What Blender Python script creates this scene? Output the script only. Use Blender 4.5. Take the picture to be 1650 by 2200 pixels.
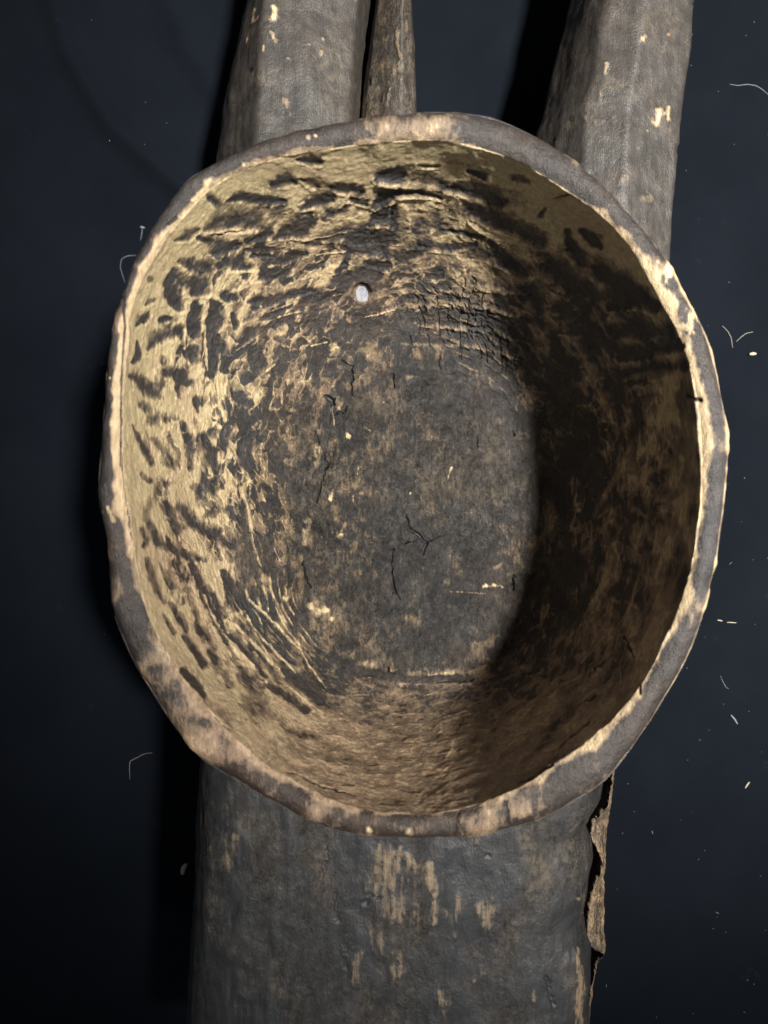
import bpy, math
import numpy as np
from mathutils import Vector

for o in list(bpy.data.objects):
    bpy.data.objects.remove(o)
S = bpy.context.scene
C = S.collection
rad = math.radians

# ------------------------------------------------------------------ camera
H = 0.57            # camera height over the cloth
F = 1588.0          # focal length in photograph pixels (1650 x 2200)
cam = bpy.data.cameras.new('camera'); camo = bpy.data.objects.new('camera', cam); C.objects.link(camo)
camo.location = (0, 0, H)
cam.sensor_fit = 'AUTO'; cam.sensor_width = 36.0; cam.lens = 36.0 * F / 2200.0
cam.clip_start = 0.01; cam.clip_end = 50
cam.dof.use_dof = True; cam.dof.focus_distance = 0.47; cam.dof.aperture_fstop = 8.5
S.camera = camo

# ------------------------------------------------------------------ light
w = bpy.data.worlds.new('World'); S.world = w; w.use_nodes = True
bg = w.node_tree.nodes['Background']
bg.inputs[0].default_value = (0.86, 0.93, 1.0, 1); bg.inputs[1].default_value = 0.115

def lamp(name, kind, loc, target, energy, color):
    l = bpy.data.lights.new(name, kind); l.energy = energy; l.color = color
    o = bpy.data.objects.new(name, l); C.objects.link(o); o.location = loc
    o.rotation_euler = (Vector(target) - Vector(loc)).to_track_quat('-Z', 'Y').to_euler()
    return o, l
# the bright lamp above and to the right of the table
k, kl = lamp('key_lamp', 'SPOT', (0.97, 0.14, 2.45), (0.26, 0.24, 0.0), 1080, (1.0, 0.97, 0.91))
kl.spot_size = rad(33.0); kl.spot_blend = 1.0; kl.shadow_soft_size = 0.13
# a small cool lamp held beside the camera
t, tl = lamp('hand_lamp', 'AREA', (0.25, -0.62, 0.78), (0.0, 0.0, 0.1), 0.58, (0.80, 0.90, 1.0))
tl.shape = 'DISK'; tl.size = 0.075

vs = S.view_settings
vs.view_transform = 'Standard'; vs.look = 'None'; vs.exposure = 0.0; vs.gamma = 1.0
vs.use_curve_mapping = False
S.render.engine = 'CYCLES'

# ------------------------------------------------------------------ numeric helpers
rng = np.random.default_rng(11)
def P(px, py, z):
    d = H - z
    return np.array([(px - 825.0) / F * d, -(py - 1100.0) / F * d, z])
def to_px(v):
    d = H - v[:, 2]
    return np.stack([825.0 + v[:, 0] / d * F, 1100.0 - v[:, 1] / d * F], 1)
def sstep(a, b, x):
    t = np.clip((x - a) / (b - a), 0, 1); return t * t * (3 - 2 * t)
def _hash(i, j, k, s):
    n = (i * 374761393 + j * 668265263 + k * 2147483647 + s * 1274126177) & 0xFFFFFFFF
    n = ((n ^ (n >> 13)) * 1274126177) & 0xFFFFFFFF
    n = ((n ^ (n >> 16)) * 2246822519) & 0xFFFFFFFF
    return ((n ^ (n >> 15)) & 0xFFFFFF) / 16777215.0
def vnoise(p, seed=0):
    i = np.floor(p).astype(np.int64); f = p - i; u = f * f * (3 - 2 * f)
    r = 0
    for a in (0, 1):
        for b in (0, 1):
            for c in (0, 1):
                wgt = (u[:, 0] if a else 1 - u[:, 0]) * (u[:, 1] if b else 1 - u[:, 1]) * (u[:, 2] if c else 1 - u[:, 2])
                r = r + wgt * _hash(i[:, 0] + a, i[:, 1] + b, i[:, 2] + c, seed)
    return r
def fbm(p, oct=3, seed=0):
    r = 0; amp = 1; tot = 0
    for o in range(oct):
        r = r + amp * vnoise(p * 2 ** o, seed + o); tot += amp; amp *= 0.5
    return r / tot - 0.5
def worley(uv, seed=0):
    """distance to nearest and second nearest jittered point, and the nearest cell's random value"""
    g = np.floor(uv).astype(np.int64); z = np.zeros(len(uv), np.int64)
    d1 = np.full(len(uv), 9.0); d2 = d1.copy(); idv = np.zeros(len(uv)); oy = np.zeros(len(uv)); ox = np.zeros(len(uv))
    for a in (-1, 0, 1):
        for b in (-1, 0, 1):
            ci = g[:, 0] + a; cj = g[:, 1] + b
            dx = ci + 0.1 + 0.8 * _hash(ci, cj, z, seed) - uv[:, 0]
            dy = cj + 0.1 + 0.8 * _hash(ci, cj, z, seed + 7) - uv[:, 1]
            d = np.sqrt(dx * dx + dy * dy); r = _hash(ci, cj, z, seed + 13)
            n1 = d < d1
            d2 = np.where(n1, d1, np.minimum(d2, d)); idv = np.where(n1, r, idv); oy = np.where(n1, -dy, oy); ox = np.where(n1, -dx, ox); d1 = np.where(n1, d, d1)
    worley.off = (ox, oy)
    return d1, d2, idv

def make_mesh(name, verts, faces, mask=None, extra=None, smooth=True):
    m = bpy.data.meshes.new(name)
    faces = np.asarray(faces, np.int32)
    m.vertices.add(len(verts)); m.vertices.foreach_set('co', np.ascontiguousarray(verts, np.float32).ravel())
    k = faces.shape[1]
    m.loops.add(faces.size); m.loops.foreach_set('vertex_index', faces.ravel())
    m.polygons.add(len(faces)); m.polygons.foreach_set('loop_start', np.arange(0, faces.size, k, dtype=np.int32))
    m.update(calc_edges=True)
    m.validate()
    if mask is not None:
        a = m.attributes.new('wear', 'FLOAT_COLOR', 'POINT')
        a.data.foreach_set('color', np.ascontiguousarray(mask, np.float32).ravel())
    if smooth: m.shade_smooth()
    else: m.shade_flat()
    return m
def grid_faces(nu, nv, wrap):
    """nu rows, nv columns, columns wrap round"""
    i = np.arange(nu - 1)[:, None]; j = np.arange(nv if wrap else nv - 1)[None, :]
    j2 = (j + 1) % nv
    return np.stack([i * nv + j, i * nv + j2, (i + 1) * nv + j2, (i + 1) * nv + j], -1).reshape(-1, 4)
def grid_normals(g, wrap):
    du = np.gradient(g, axis=0)
    if wrap: dv = np.roll(g, -1, 1) - np.roll(g, 1, 1)
    else: dv = np.gradient(g, axis=1)
    n = np.cross(dv, du); l = np.linalg.norm(n, axis=-1, keepdims=True)
    return n / np.maximum(l, 1e-12)

class Painter:
    """wear, and some painted shade, of a carved surface: strokes measured on the surface itself"""
    def __init__(s, verts, nrm, lookup):
        s.v = verts; s.n = nrm; s.px = to_px(verts); s.ok = lookup
        s.h = np.zeros(len(verts)); s.L = np.zeros(len(verts)); s.tone = np.zeros(len(verts))
        s.gloss = np.zeros(len(verts)); s.dust = np.zeros(len(verts))
        s.rough = fbm(verts * np.array([620, 330, 620]), 3, 5) * 2.0
        cell = 24; s.cell = cell; s.nx = 140
        cx = np.clip(np.floor(s.px[:, 0] / cell).astype(int) + 20, 0, s.nx - 1); cy = np.clip(np.floor(s.px[:, 1] / cell).astype(int) + 20, 0, 199)
        key = np.where(lookup, cy * s.nx + cx, 10 ** 7); s.order = np.argsort(key, kind='stable'); s.skey = key[s.order]
    def cells(s, x0, y0, x1, y1):
        c = s.cell; out = []
        cx0 = int(max(0, x0 // c + 20)); cx1 = int(min(s.nx - 1, x1 // c + 20))
        for cy in range(int(max(0, y0 // c + 20)), int(min(199, y1 // c + 20)) + 1):
            a = np.searchsorted(s.skey, cy * s.nx + cx0, 'left'); b = np.searchsorted(s.skey, cy * s.nx + cx1, 'right')
            if b > a: out.append(s.order[a:b])
        return np.concatenate(out) if out else np.zeros(0, int)
    def at(s, x, y):
        for g in (12, 40, 120):
            c = s.cells(x - g, y - g, x + g, y + g)
            if len(c):
                d = ((s.px[c] - (x, y)) ** 2).sum(1); return s.v[c[d.argmin()]]
        return None
    def stroke(s, pts, soft=0.5, rough=0.34):
        """pts = (x, y, half width) in photograph pixels -> (indices, mask 0..1, signed side)"""
        xs = [p[0] for p in pts]; ys = [p[1] for p in pts]; rm = max(p[2] for p in pts) * 1.6 + 6
        c = s.cells(min(xs) - rm, min(ys) - rm, max(xs) + rm, max(ys) + rm)
        if not len(c): return c, np.zeros(0), np.zeros(0)
        W = [s.at(p[0], p[1]) for p in pts]
        if len(pts) == 1: pts = list(pts) * 2; W = W * 2
        best = np.full(len(c), 9.0); side = np.zeros(len(c)); q = s.v[c]
        for a in range(len(pts) - 1):
            A, B = W[a], W[a + 1]
            mid = (A + B) / 2; vd = np.array([0, 0, H]) - mid; dep = H - mid[2]; vd /= np.linalg.norm(vd)
            fl = lambda d: d - np.outer(d @ vd, vd)
            ab = (B - A) - vd * ((B - A) @ vd); dq = fl(q - A); l2 = ab @ ab
            t = np.clip(dq @ ab / l2, 0, 1) if l2 > 1e-12 else np.zeros(len(q))
            dist = np.linalg.norm(dq - np.outer(t, ab), axis=1)
            r = (pts[a][2] + (pts[a + 1][2] - pts[a][2]) * t) * dep / F
            x = dist / np.maximum(r, 1e-5)
            sd = np.sign(np.cross(np.broadcast_to(ab, dq.shape), dq) @ vd) * dist / np.maximum(r, 1e-5)
            up = x < best; side = np.where(up, sd, side); best = np.minimum(best, x)
        x = best + s.rough[c] * rough
        return c, 1 - sstep(1 - soft, 1 + soft, x), side
    def dark(s, pts, k=0.95, depth=0.0006, step=0.0, **kw):
        c, m, sd = s.stroke(pts, **kw)
        if not len(c): return
        fade = 1 - 0.38 * step * np.clip(sd + 0.1 + s.rough[c] * 0.5, 0, 1)      # crisp along the ledge, thinning out on the other side
        s.L[c] *= 1 - k * m * fade
        ledge = np.exp(-((sd + 1.25) / 0.28) ** 2) * step
        s.L[c] += ledge * 0.12 * (s.L[c] > 0.3)
        s.h[c] += ledge * depth * 0.9 - m * depth * (1 - step * 0.7 * np.clip(sd, -1, 1))
    def light(s, pts, k=0.9, depth=-0.0003, val=1.0, tone=None, **kw):
        c, m, sd = s.stroke(pts, **kw)
        if not len(c): return
        s.L[c] += (val - s.L[c]) * k * m; s.h[c] -= m * depth
        if tone is not None: s.tone[c] += (tone - s.tone[c]) * m * k
        s.dust[c] *= 1 - m * k
    def crack(s, pts, depth=0.0025, k=1.0):
        q = []
        for (x0, y0, r0), (x1, y1, r1) in zip(pts[:-1], pts[1:]):
            n = max(1, int(math.hypot(x1 - x0, y1 - y0) / 7)); j = 1.3 if y1 - y0 < 60 or abs(x1 - x0) > 12 else 0.6
            for i in range(n):
                t = i / n; q.append((x0 + (x1 - x0) * t + rng.normal(0, j), y0 + (y1 - y0) * t + rng.normal(0, j), (r0 + (r1 - r0) * t) * rng.uniform(0.35, 1.35)))
        pts = q + [pts[-1]]
        c, m, sd = s.stroke(pts, soft=0.5, rough=0.25)
        if len(c): s.h[c] -= m * depth; s.L[c] *= 1 - m * k; s.dust[c] *= 1 - m
    def field(s, ctrl, power=2.5):
        """smooth field through control points (x, y, values...), spread over the surface in space"""
        W = np.array([s.at(a[0], a[1]) for a in ctrl]); val = np.array([a[2:] for a in ctrl], float)
        num = 0; den = 0
        for p, v in zip(W, val):
            d = np.sqrt(((s.v - p) ** 2).sum(1)) + 0.004
            wt = 1 / d ** power; num = num + wt[:, None] * v; den = den + wt
        return num / den[:, None]
    def mask(s):
        return np.stack([s.L, s.tone, s.gloss, s.dust], 1)
def Z(x0, y0, sc, items, g=1.0):
    return [[(x0 + p[0] / sc, y0 + p[1] / sc, g * p[2] / sc) for p in it] for it in items]

# ------------------------------------------------------------------ materials
class N:
    def __init__(s, name):
        s.m = bpy.data.materials.new(name); s.m.use_nodes = True; s.t = s.m.node_tree
        s.b = s.t.nodes['Principled BSDF']; s.tc = s.t.nodes.new('ShaderNodeTexCoord')
    def L(s, a, b): s.t.links.new(a, b)
    def put(s, sock, v):
        if isinstance(v, bpy.types.NodeSocket): s.L(v, sock)
        elif isinstance(v, (tuple, list)) and len(v) == 3 and sock.type == 'RGBA': sock.default_value = (*v, 1)
        else: sock.default_value = v
    def noise(s, scale, detail=4, rough=0.6, stretch=(1, 1, 1), dist=0.0, off=(0, 0, 0)):
        mp = s.t.nodes.new('ShaderNodeMapping'); s.L(s.tc.outputs['Object'], mp.inputs[0]); mp.inputs['Scale'].default_value = stretch
        mp.inputs['Location'].default_value = off
        n = s.t.nodes.new('ShaderNodeTexNoise'); s.L(mp.outputs[0], n.inputs['Vector'])
        n.inputs['Scale'].default_value = scale; n.inputs['Detail'].default_value = detail; n.inputs['Roughness'].default_value = rough
        n.inputs['Distortion'].default_value = dist
        return n.outputs['Fac']
    def math(s, op, a, b=0.0, c=0.0, clamp=False):
        n = s.t.nodes.new('ShaderNodeMath'); n.operation = op; n.use_clamp = clamp
        for i, v in enumerate((a, b, c)): s.put(n.inputs[i], v)
        return n.outputs[0]
    def ramp(s, v, stops):
        n = s.t.nodes.new('ShaderNodeMapRange'); n.interpolation_type = 'SMOOTHSTEP'
        s.put(n.inputs[0], v); n.inputs[1].default_value, n.inputs[2].default_value = stops[0], stops[1]
        n.inputs[3].default_value = stops[2] if len(stops) > 2 else 0.0; n.inputs[4].default_value = stops[3] if len(stops) > 2 else 1.0
        return n.outputs[0]
    def mix(s, f, a, b, blend='MIX'):
        n = s.t.nodes.new('ShaderNodeMix'); n.data_type = 'RGBA'; n.blend_type = blend
        s.put(n.inputs[0], f); s.put(n.inputs[6], a); s.put(n.inputs[7], b)
        return n.outputs[2]
    def bump(s, h, strength, dist, prev=None):
        n = s.t.nodes.new('ShaderNodeBump'); n.inputs['Strength'].default_value = strength; n.inputs['Distance'].default_value = dist
        s.L(h, n.inputs['Height'])
        if prev is not None: s.L(prev, n.inputs['Normal'])
        return n.outputs[0]

def wood_material(name, crust_d=0.0095, bump_k=0.6, fibre=(1, 0.25, 1), dust_a=(0.105, 0.105, 0.104), dust_b=(0.125, 0.105, 0.078), dark_a=(0.030, 0.030, 0.032), dark_b=(0.034, 0.022, 0.015)):
    n = N(name)
    at = n.t.nodes.new('ShaderNodeAttribute'); at.attribute_name = 'wear'
    sp = n.t.nodes.new('ShaderNodeSeparateColor'); n.L(at.outputs['Color'], sp.inputs[0])
    Lv, tone, gloss, dust = sp.outputs[0], sp.outputs[1], sp.outputs[2], at.outputs['Alpha']
    fib = n.noise(520, 5, 0.65, fibre)
    blot = n.noise(85, 6, 0.62)
    fine = n.noise(1500, 3, 0.6, (1, 0.45, 1))
    broad = n.noise(24, 4, 0.6, off=(3, 1, 7))
    crust = n.noise(230, 9, 0.74, (1, 0.7, 1), 0.6, off=(5, 2, 1))
    a = n.math('MULTIPLY_ADD', n.math('SUBTRACT', fib, 0.5), 0.55, Lv)
    a = n.math('MULTIPLY_ADD', n.math('SUBTRACT', blot, 0.5), 0.42, a)
    lev = n.math('MULTIPLY_ADD', n.math('SUBTRACT', fine, 0.5), 0.22, a)
    tn = n.math('MULTIPLY_ADD', n.math('SUBTRACT', broad, 0.5), 1.2, tone, clamp=True)
    dark = n.mix(tn, dark_a, dark_b)
    dark = n.mix(n.ramp(blot, (0.35, 0.7)), n.mix(1.0, dark, (0.75, 0.75, 0.75), 'MULTIPLY'), n.mix(1.0, dark, (1.3, 1.27, 1.25), 'MULTIPLY'))
    brown = n.mix(tn, (0.160, 0.122, 0.078), (0.205, 0.136, 0.088))
    wood = n.mix(tn, (0.52, 0.425, 0.258), (0.44, 0.315, 0.21))
    wood = n.mix(n.ramp(fib, (0.3, 0.7)), n.mix(1.0, wood, (0.74, 0.69, 0.60), 'MULTIPLY'), n.mix(1.0, wood, (1.12, 1.12, 1.10), 'MULTIPLY'))
    col = n.mix(n.ramp(lev, (0.24, 0.46)), dark, brown)
    wm = n.ramp(lev, (0.44, 0.72))
    col = n.mix(wm, col, wood)
    # grey dust and raised fibres that lie on the blackened wood
    dm = n.math('MULTIPLY', n.ramp(n.math('ADD', n.math('MULTIPLY_ADD', broad, 0.35, n.math('MULTIPLY', blot, 0.10)), n.math('ADD', n.math('MULTIPLY', fib, 0.3), n.math('MULTIPLY', fine, 0.3))), (0.46, 0.68)), dust, clamp=True)
    col = n.mix(dm, col, n.mix(tn, dust_a, dust_b))
    cm = n.math('MULTIPLY', n.ramp(crust, (0.40, 0.62)), dust, clamp=True)
    col = n.mix(dust, col, n.mix(n.ramp(crust, (0.38, 0.62)), n.mix(1.0, col, (0.40, 0.38, 0.36), 'MULTIPLY'), n.mix(1.0, col, (1.7, 1.62, 1.48), 'MULTIPLY')))
    grit = n.noise(1150, 3, 0.7, (1, 0.6, 1), off=(4, 8, 3))
    col = n.mix(n.math('MULTIPLY', dust, 0.9, clamp=True), col, n.mix(n.ramp(grit, (0.36, 0.64)), n.mix(1.0, col, (0.45, 0.45, 0.46), 'MULTIPLY'), n.mix(1.0, col, (1.75, 1.68, 1.52), 'MULTIPLY')))
    tanp = n.math('MULTIPLY', n.ramp(n.math('ADD', n.math('MULTIPLY', broad, 0.5), n.math('MULTIPLY', crust, 0.5)), (0.535, 0.64)), n.math('MULTIPLY', dust, 0.55), clamp=True)
    col = n.mix(tanp, col, (0.17, 0.135, 0.085))
    speck = n.ramp(n.noise(700, 2, 0.5, off=(9, 9, 2)), (0.735, 0.77))
    col = n.mix(n.math('MULTIPLY', n.math('MULTIPLY', speck, dust), 0.8), col, (0.42, 0.36, 0.24))
    n.put(n.b.inputs['Base Color'], col)
    r = n.math('MULTIPLY_ADD', wm, 0.18, n.math('MULTIPLY_ADD', fine, 0.3, 0.27))
    r = n.math('MULTIPLY_ADD', dm, 0.08, r)
    r = n.math('MULTIPLY', r, n.math('SUBTRACT', 1.0, n.math('MULTIPLY', gloss, 0.62)), clamp=True)
    n.put(n.b.inputs['Roughness'], r)
    n.b.inputs['Specular IOR Level'].default_value = 0.5
    rel = n.math('SUBTRACT', 1.0, gloss)
    hsum = n.math('ADD', n.math('MULTIPLY', fib, 1.0), n.math('ADD', n.math('MULTIPLY', blot, 0.35), n.math('MULTIPLY', fine, 1.1)))
    hsum = n.math('MULTIPLY', hsum, rel)
    b1 = n.bump(hsum, bump_k, 0.0012)
    n.put(n.b.inputs['Normal'], n.bump(n.math('MULTIPLY', n.math('MULTIPLY', crust, n.math('MULTIPLY_ADD', dust, 0.95, 0.05)), rel), 1.0, crust_d, b1))
    return n.m

M_bowl = wood_material('blackened_wood_bowl')
M_body = wood_material('blackened_wood_body', crust_d=0.0030, bump_k=0.32, fibre=(1, 0.08, 1), dark_a=(0.019, 0.0195, 0.021), dark_b=(0.030, 0.022, 0.017), dust_a=(0.046, 0.046, 0.048), dust_b=(0.075, 0.061, 0.048))  # cool dust_a puts a bluish sheen into the trunk's dust colour
M_leg = wood_material('greyed_wood_leg', crust_d=0.0016, bump_k=0.28, dust_a=(0.060, 0.057, 0.052), dust_b=(0.070, 0.056, 0.042), fibre=(1, 0.08, 1), dark_a=(0.034, 0.032, 0.030), dark_b=(0.040, 0.030, 0.023))

def cloth_material():
    n = N('black_navy_cloth')
    weave = n.noise(2600, 2, 0.5); bl = n.noise(9, 4, 0.6); sm = n.noise(38, 5, 0.65)
    col = n.mix(n.ramp(bl, (0.3, 0.7)), (0.0027, 0.0041, 0.0068), (0.0042, 0.0058, 0.0090))
    col = n.mix(n.math('MULTIPLY', n.ramp(sm, (0.66, 0.84)), 0.4), col, (0.030, 0.034, 0.042))
    n.put(n.b.inputs['Base Color'], col); n.b.inputs['Roughness'].default_value = 0.95
    n.b.inputs['Specular IOR Level'].default_value = 0.08
    n.b.inputs['Sheen Weight'].default_value = 0.01
    n.put(n.b.inputs['Normal'], n.bump(weave, 0.35, 0.0006))
    return n.m
M_cloth = cloth_material()
def plain(name, col, rough=0.7, var=0.25):
    n = N(name); f = n.noise(900, 3, 0.6)
    n.put(n.b.inputs['Base Color'], n.mix(f, tuple(c * (1 - var) for c in col), tuple(min(1, c * (1 + var)) for c in col)))
    n.b.inputs['Roughness'].default_value = rough
    return n.m
M_lint = plain('pale_lint', (0.15, 0.165, 0.18), 0.9)
M_hair = plain('pale_hair', (0.26, 0.24, 0.21), 0.8)
M_grain = plain('straw_crumb', (0.36, 0.32, 0.23), 0.9)

def obj(name, mesh, mat, parent=None):
    o = bpy.data.objects.new(name, mesh); C.objects.link(o); mesh.materials.append(mat)
    if parent: o.parent = parent
    return o
def tag(o, label=None, cat=None, group=None, kind=None):
    for kk, vv in (('label', label), ('category', cat), ('group', group), ('kind', kind)):
        if vv: o[kk] = vv
    return o

# ------------------------------------------------------------------ the cloth
def cloth_z(v):
    v = np.column_stack([v[:, :2], np.zeros(len(v))])
    def fold(pts, wd, h):
        q = np.array([P(a, b, 0.0)[:2] for a, b in pts]); best = np.full(len(v), 9.0)
        for A, B in zip(q[:-1], q[1:]):
            ab = B - A; t = np.clip(((v[:, :2] - A) @ ab) / (ab @ ab), 0, 1)
            best = np.minimum(best, np.linalg.norm(v[:, :2] - A - t[:, None] * ab, axis=1))
        return h * np.exp(-(best / wd) ** 2)
    z = fold([(90, -80), (150, 120), (240, 270), (420, 430), (520, 520)], 0.009, 0.0095)
    z = z + fold([(330, -80), (400, 90), (480, 210)], 0.012, 0.0060)
    z = z + fold([(-60, 380), (90, 480), (170, 600)], 0.022, 0.0040)
    z = z + fold([(1540, -60), (1560, 300), (1700, 520)], 0.030, 0.0020)
    z = z + fold([(1400, 2250), (1560, 1900), (1720, 1800)], 0.035, 0.0025)
    return z + fbm(v * 9, 3, 3) * 0.006 + fbm(v * 40, 2, 8) * 0.0012 - 0.004
def on_cloth(px, py, up):
    z = 0.0
    for _ in range(4): z = float(cloth_z(P(px, py, z)[None, :])[0])
    return P(px, py, z + up)
def build_cloth():
    nx, ny = 520, 600
    x = np.linspace(-0.8, 0.8, nx); y = np.linspace(0.95, -0.95, ny)
    X, Y = np.meshgrid(x, y); v = np.stack([X, Y, np.zeros_like(X)], -1).reshape(-1, 3)
    v[:, 2] = cloth_z(v)
    o = obj('cloth', make_mesh('cloth', v, grid_faces(ny, nx, False)), M_cloth)
    tag(o, 'black navy cloth spread under the wooden carving', 'cloth', kind='structure')
build_cloth()

# ------------------------------------------------------------------ the carving
root = bpy.data.objects.new('wooden_bowl_carving', None); C.objects.link(root)
tag(root, 'old blackened wooden carving with a deep round bowl, trunk and legs, lying on black cloth', 'wood carving')

ZR, ZF = 0.220, 0.070
OUT = [(905,230),(1060,240),(1160,285),(1260,350),(1350,445),(1430,535),(1490,640),(1530,720),(1555,830),(1573,920),(1570,1020),(1558,1140),(1535,1260),(1500,1390),(1440,1500),(1380,1590),(1310,1680),(1240,1730),(1150,1775),(1030,1803),(880,1808),(760,1800),(680,1780),(600,1740),(500,1682),(430,1640),(395,1600),(330,1510),(275,1420),(240,1330),(230,1240),(226,1160),(210,1110),(203,1060),(210,960),(218,860),(228,740),(243,660),(266,610),(283,560),(310,510),(365,420),(400,375),(465,340),(590,285),(680,262),(780,245)]
INN = [(700,318),(800,302),(900,295),(1010,305),(1100,335),(1200,390),(1290,452),(1350,520),(1400,600),(1450,690),(1490,790),(1505,870),(1512,970),(1512,1060),(1500,1150),(1485,1240),(1460,1320),(1425,1400),(1385,1470),(1330,1540),(1270,1592),(1200,1642),(1130,1690),(1040,1730),(940,1752),(820,1750),(720,1728),(620,1680),(530,1610),(450,1530),(380,1440),(330,1360),(300,1270),(285,1180),(270,1080),(262,960),(263,850),(270,740),(279,660),(303,590),(345,520),(400,450),(450,402),(520,360),(600,334)]
FLR = [(700,835),(790,792),(930,785),(1050,825),(1125,900),(1158,1000),(1160,1150),(1138,1300),(1090,1400),(1000,1452),(880,1468),(780,1440),(700,1370),(660,1270),(650,1150),(662,1000),(680,900)]
NT = 1560
TH = np.linspace(0, 2 * np.pi, NT, endpoint=False)
def ring(pts, z, c, blur):
    q = np.array([P(a, b, z)[:2] for a, b in pts]) - c
    a = np.arctan2(q[:, 1], q[:, 0]) % (2 * np.pi); r = np.hypot(q[:, 0], q[:, 1]); o = np.argsort(a)
    R = np.interp(TH, a[o], r[o], period=2 * np.pi)
    kn = np.exp(-0.5 * (np.arange(-60, 61) / blur) ** 2); kn /= kn.sum()
    R = np.convolve(np.concatenate([R[-60:], R, R[:60]]), kn, 'same')[60:-60]
    return np.stack([c[0] + R * np.cos(TH), c[1] + R * np.sin(TH)], 1)
CR = P(887, 1020, ZR)[:2]; CF = P(903, 1122, ZF)[:2]
R_OUT = ring(OUT, ZR - 0.004, CR, 3.5); R_IN = ring(INN, ZR, CR, 8)
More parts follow.
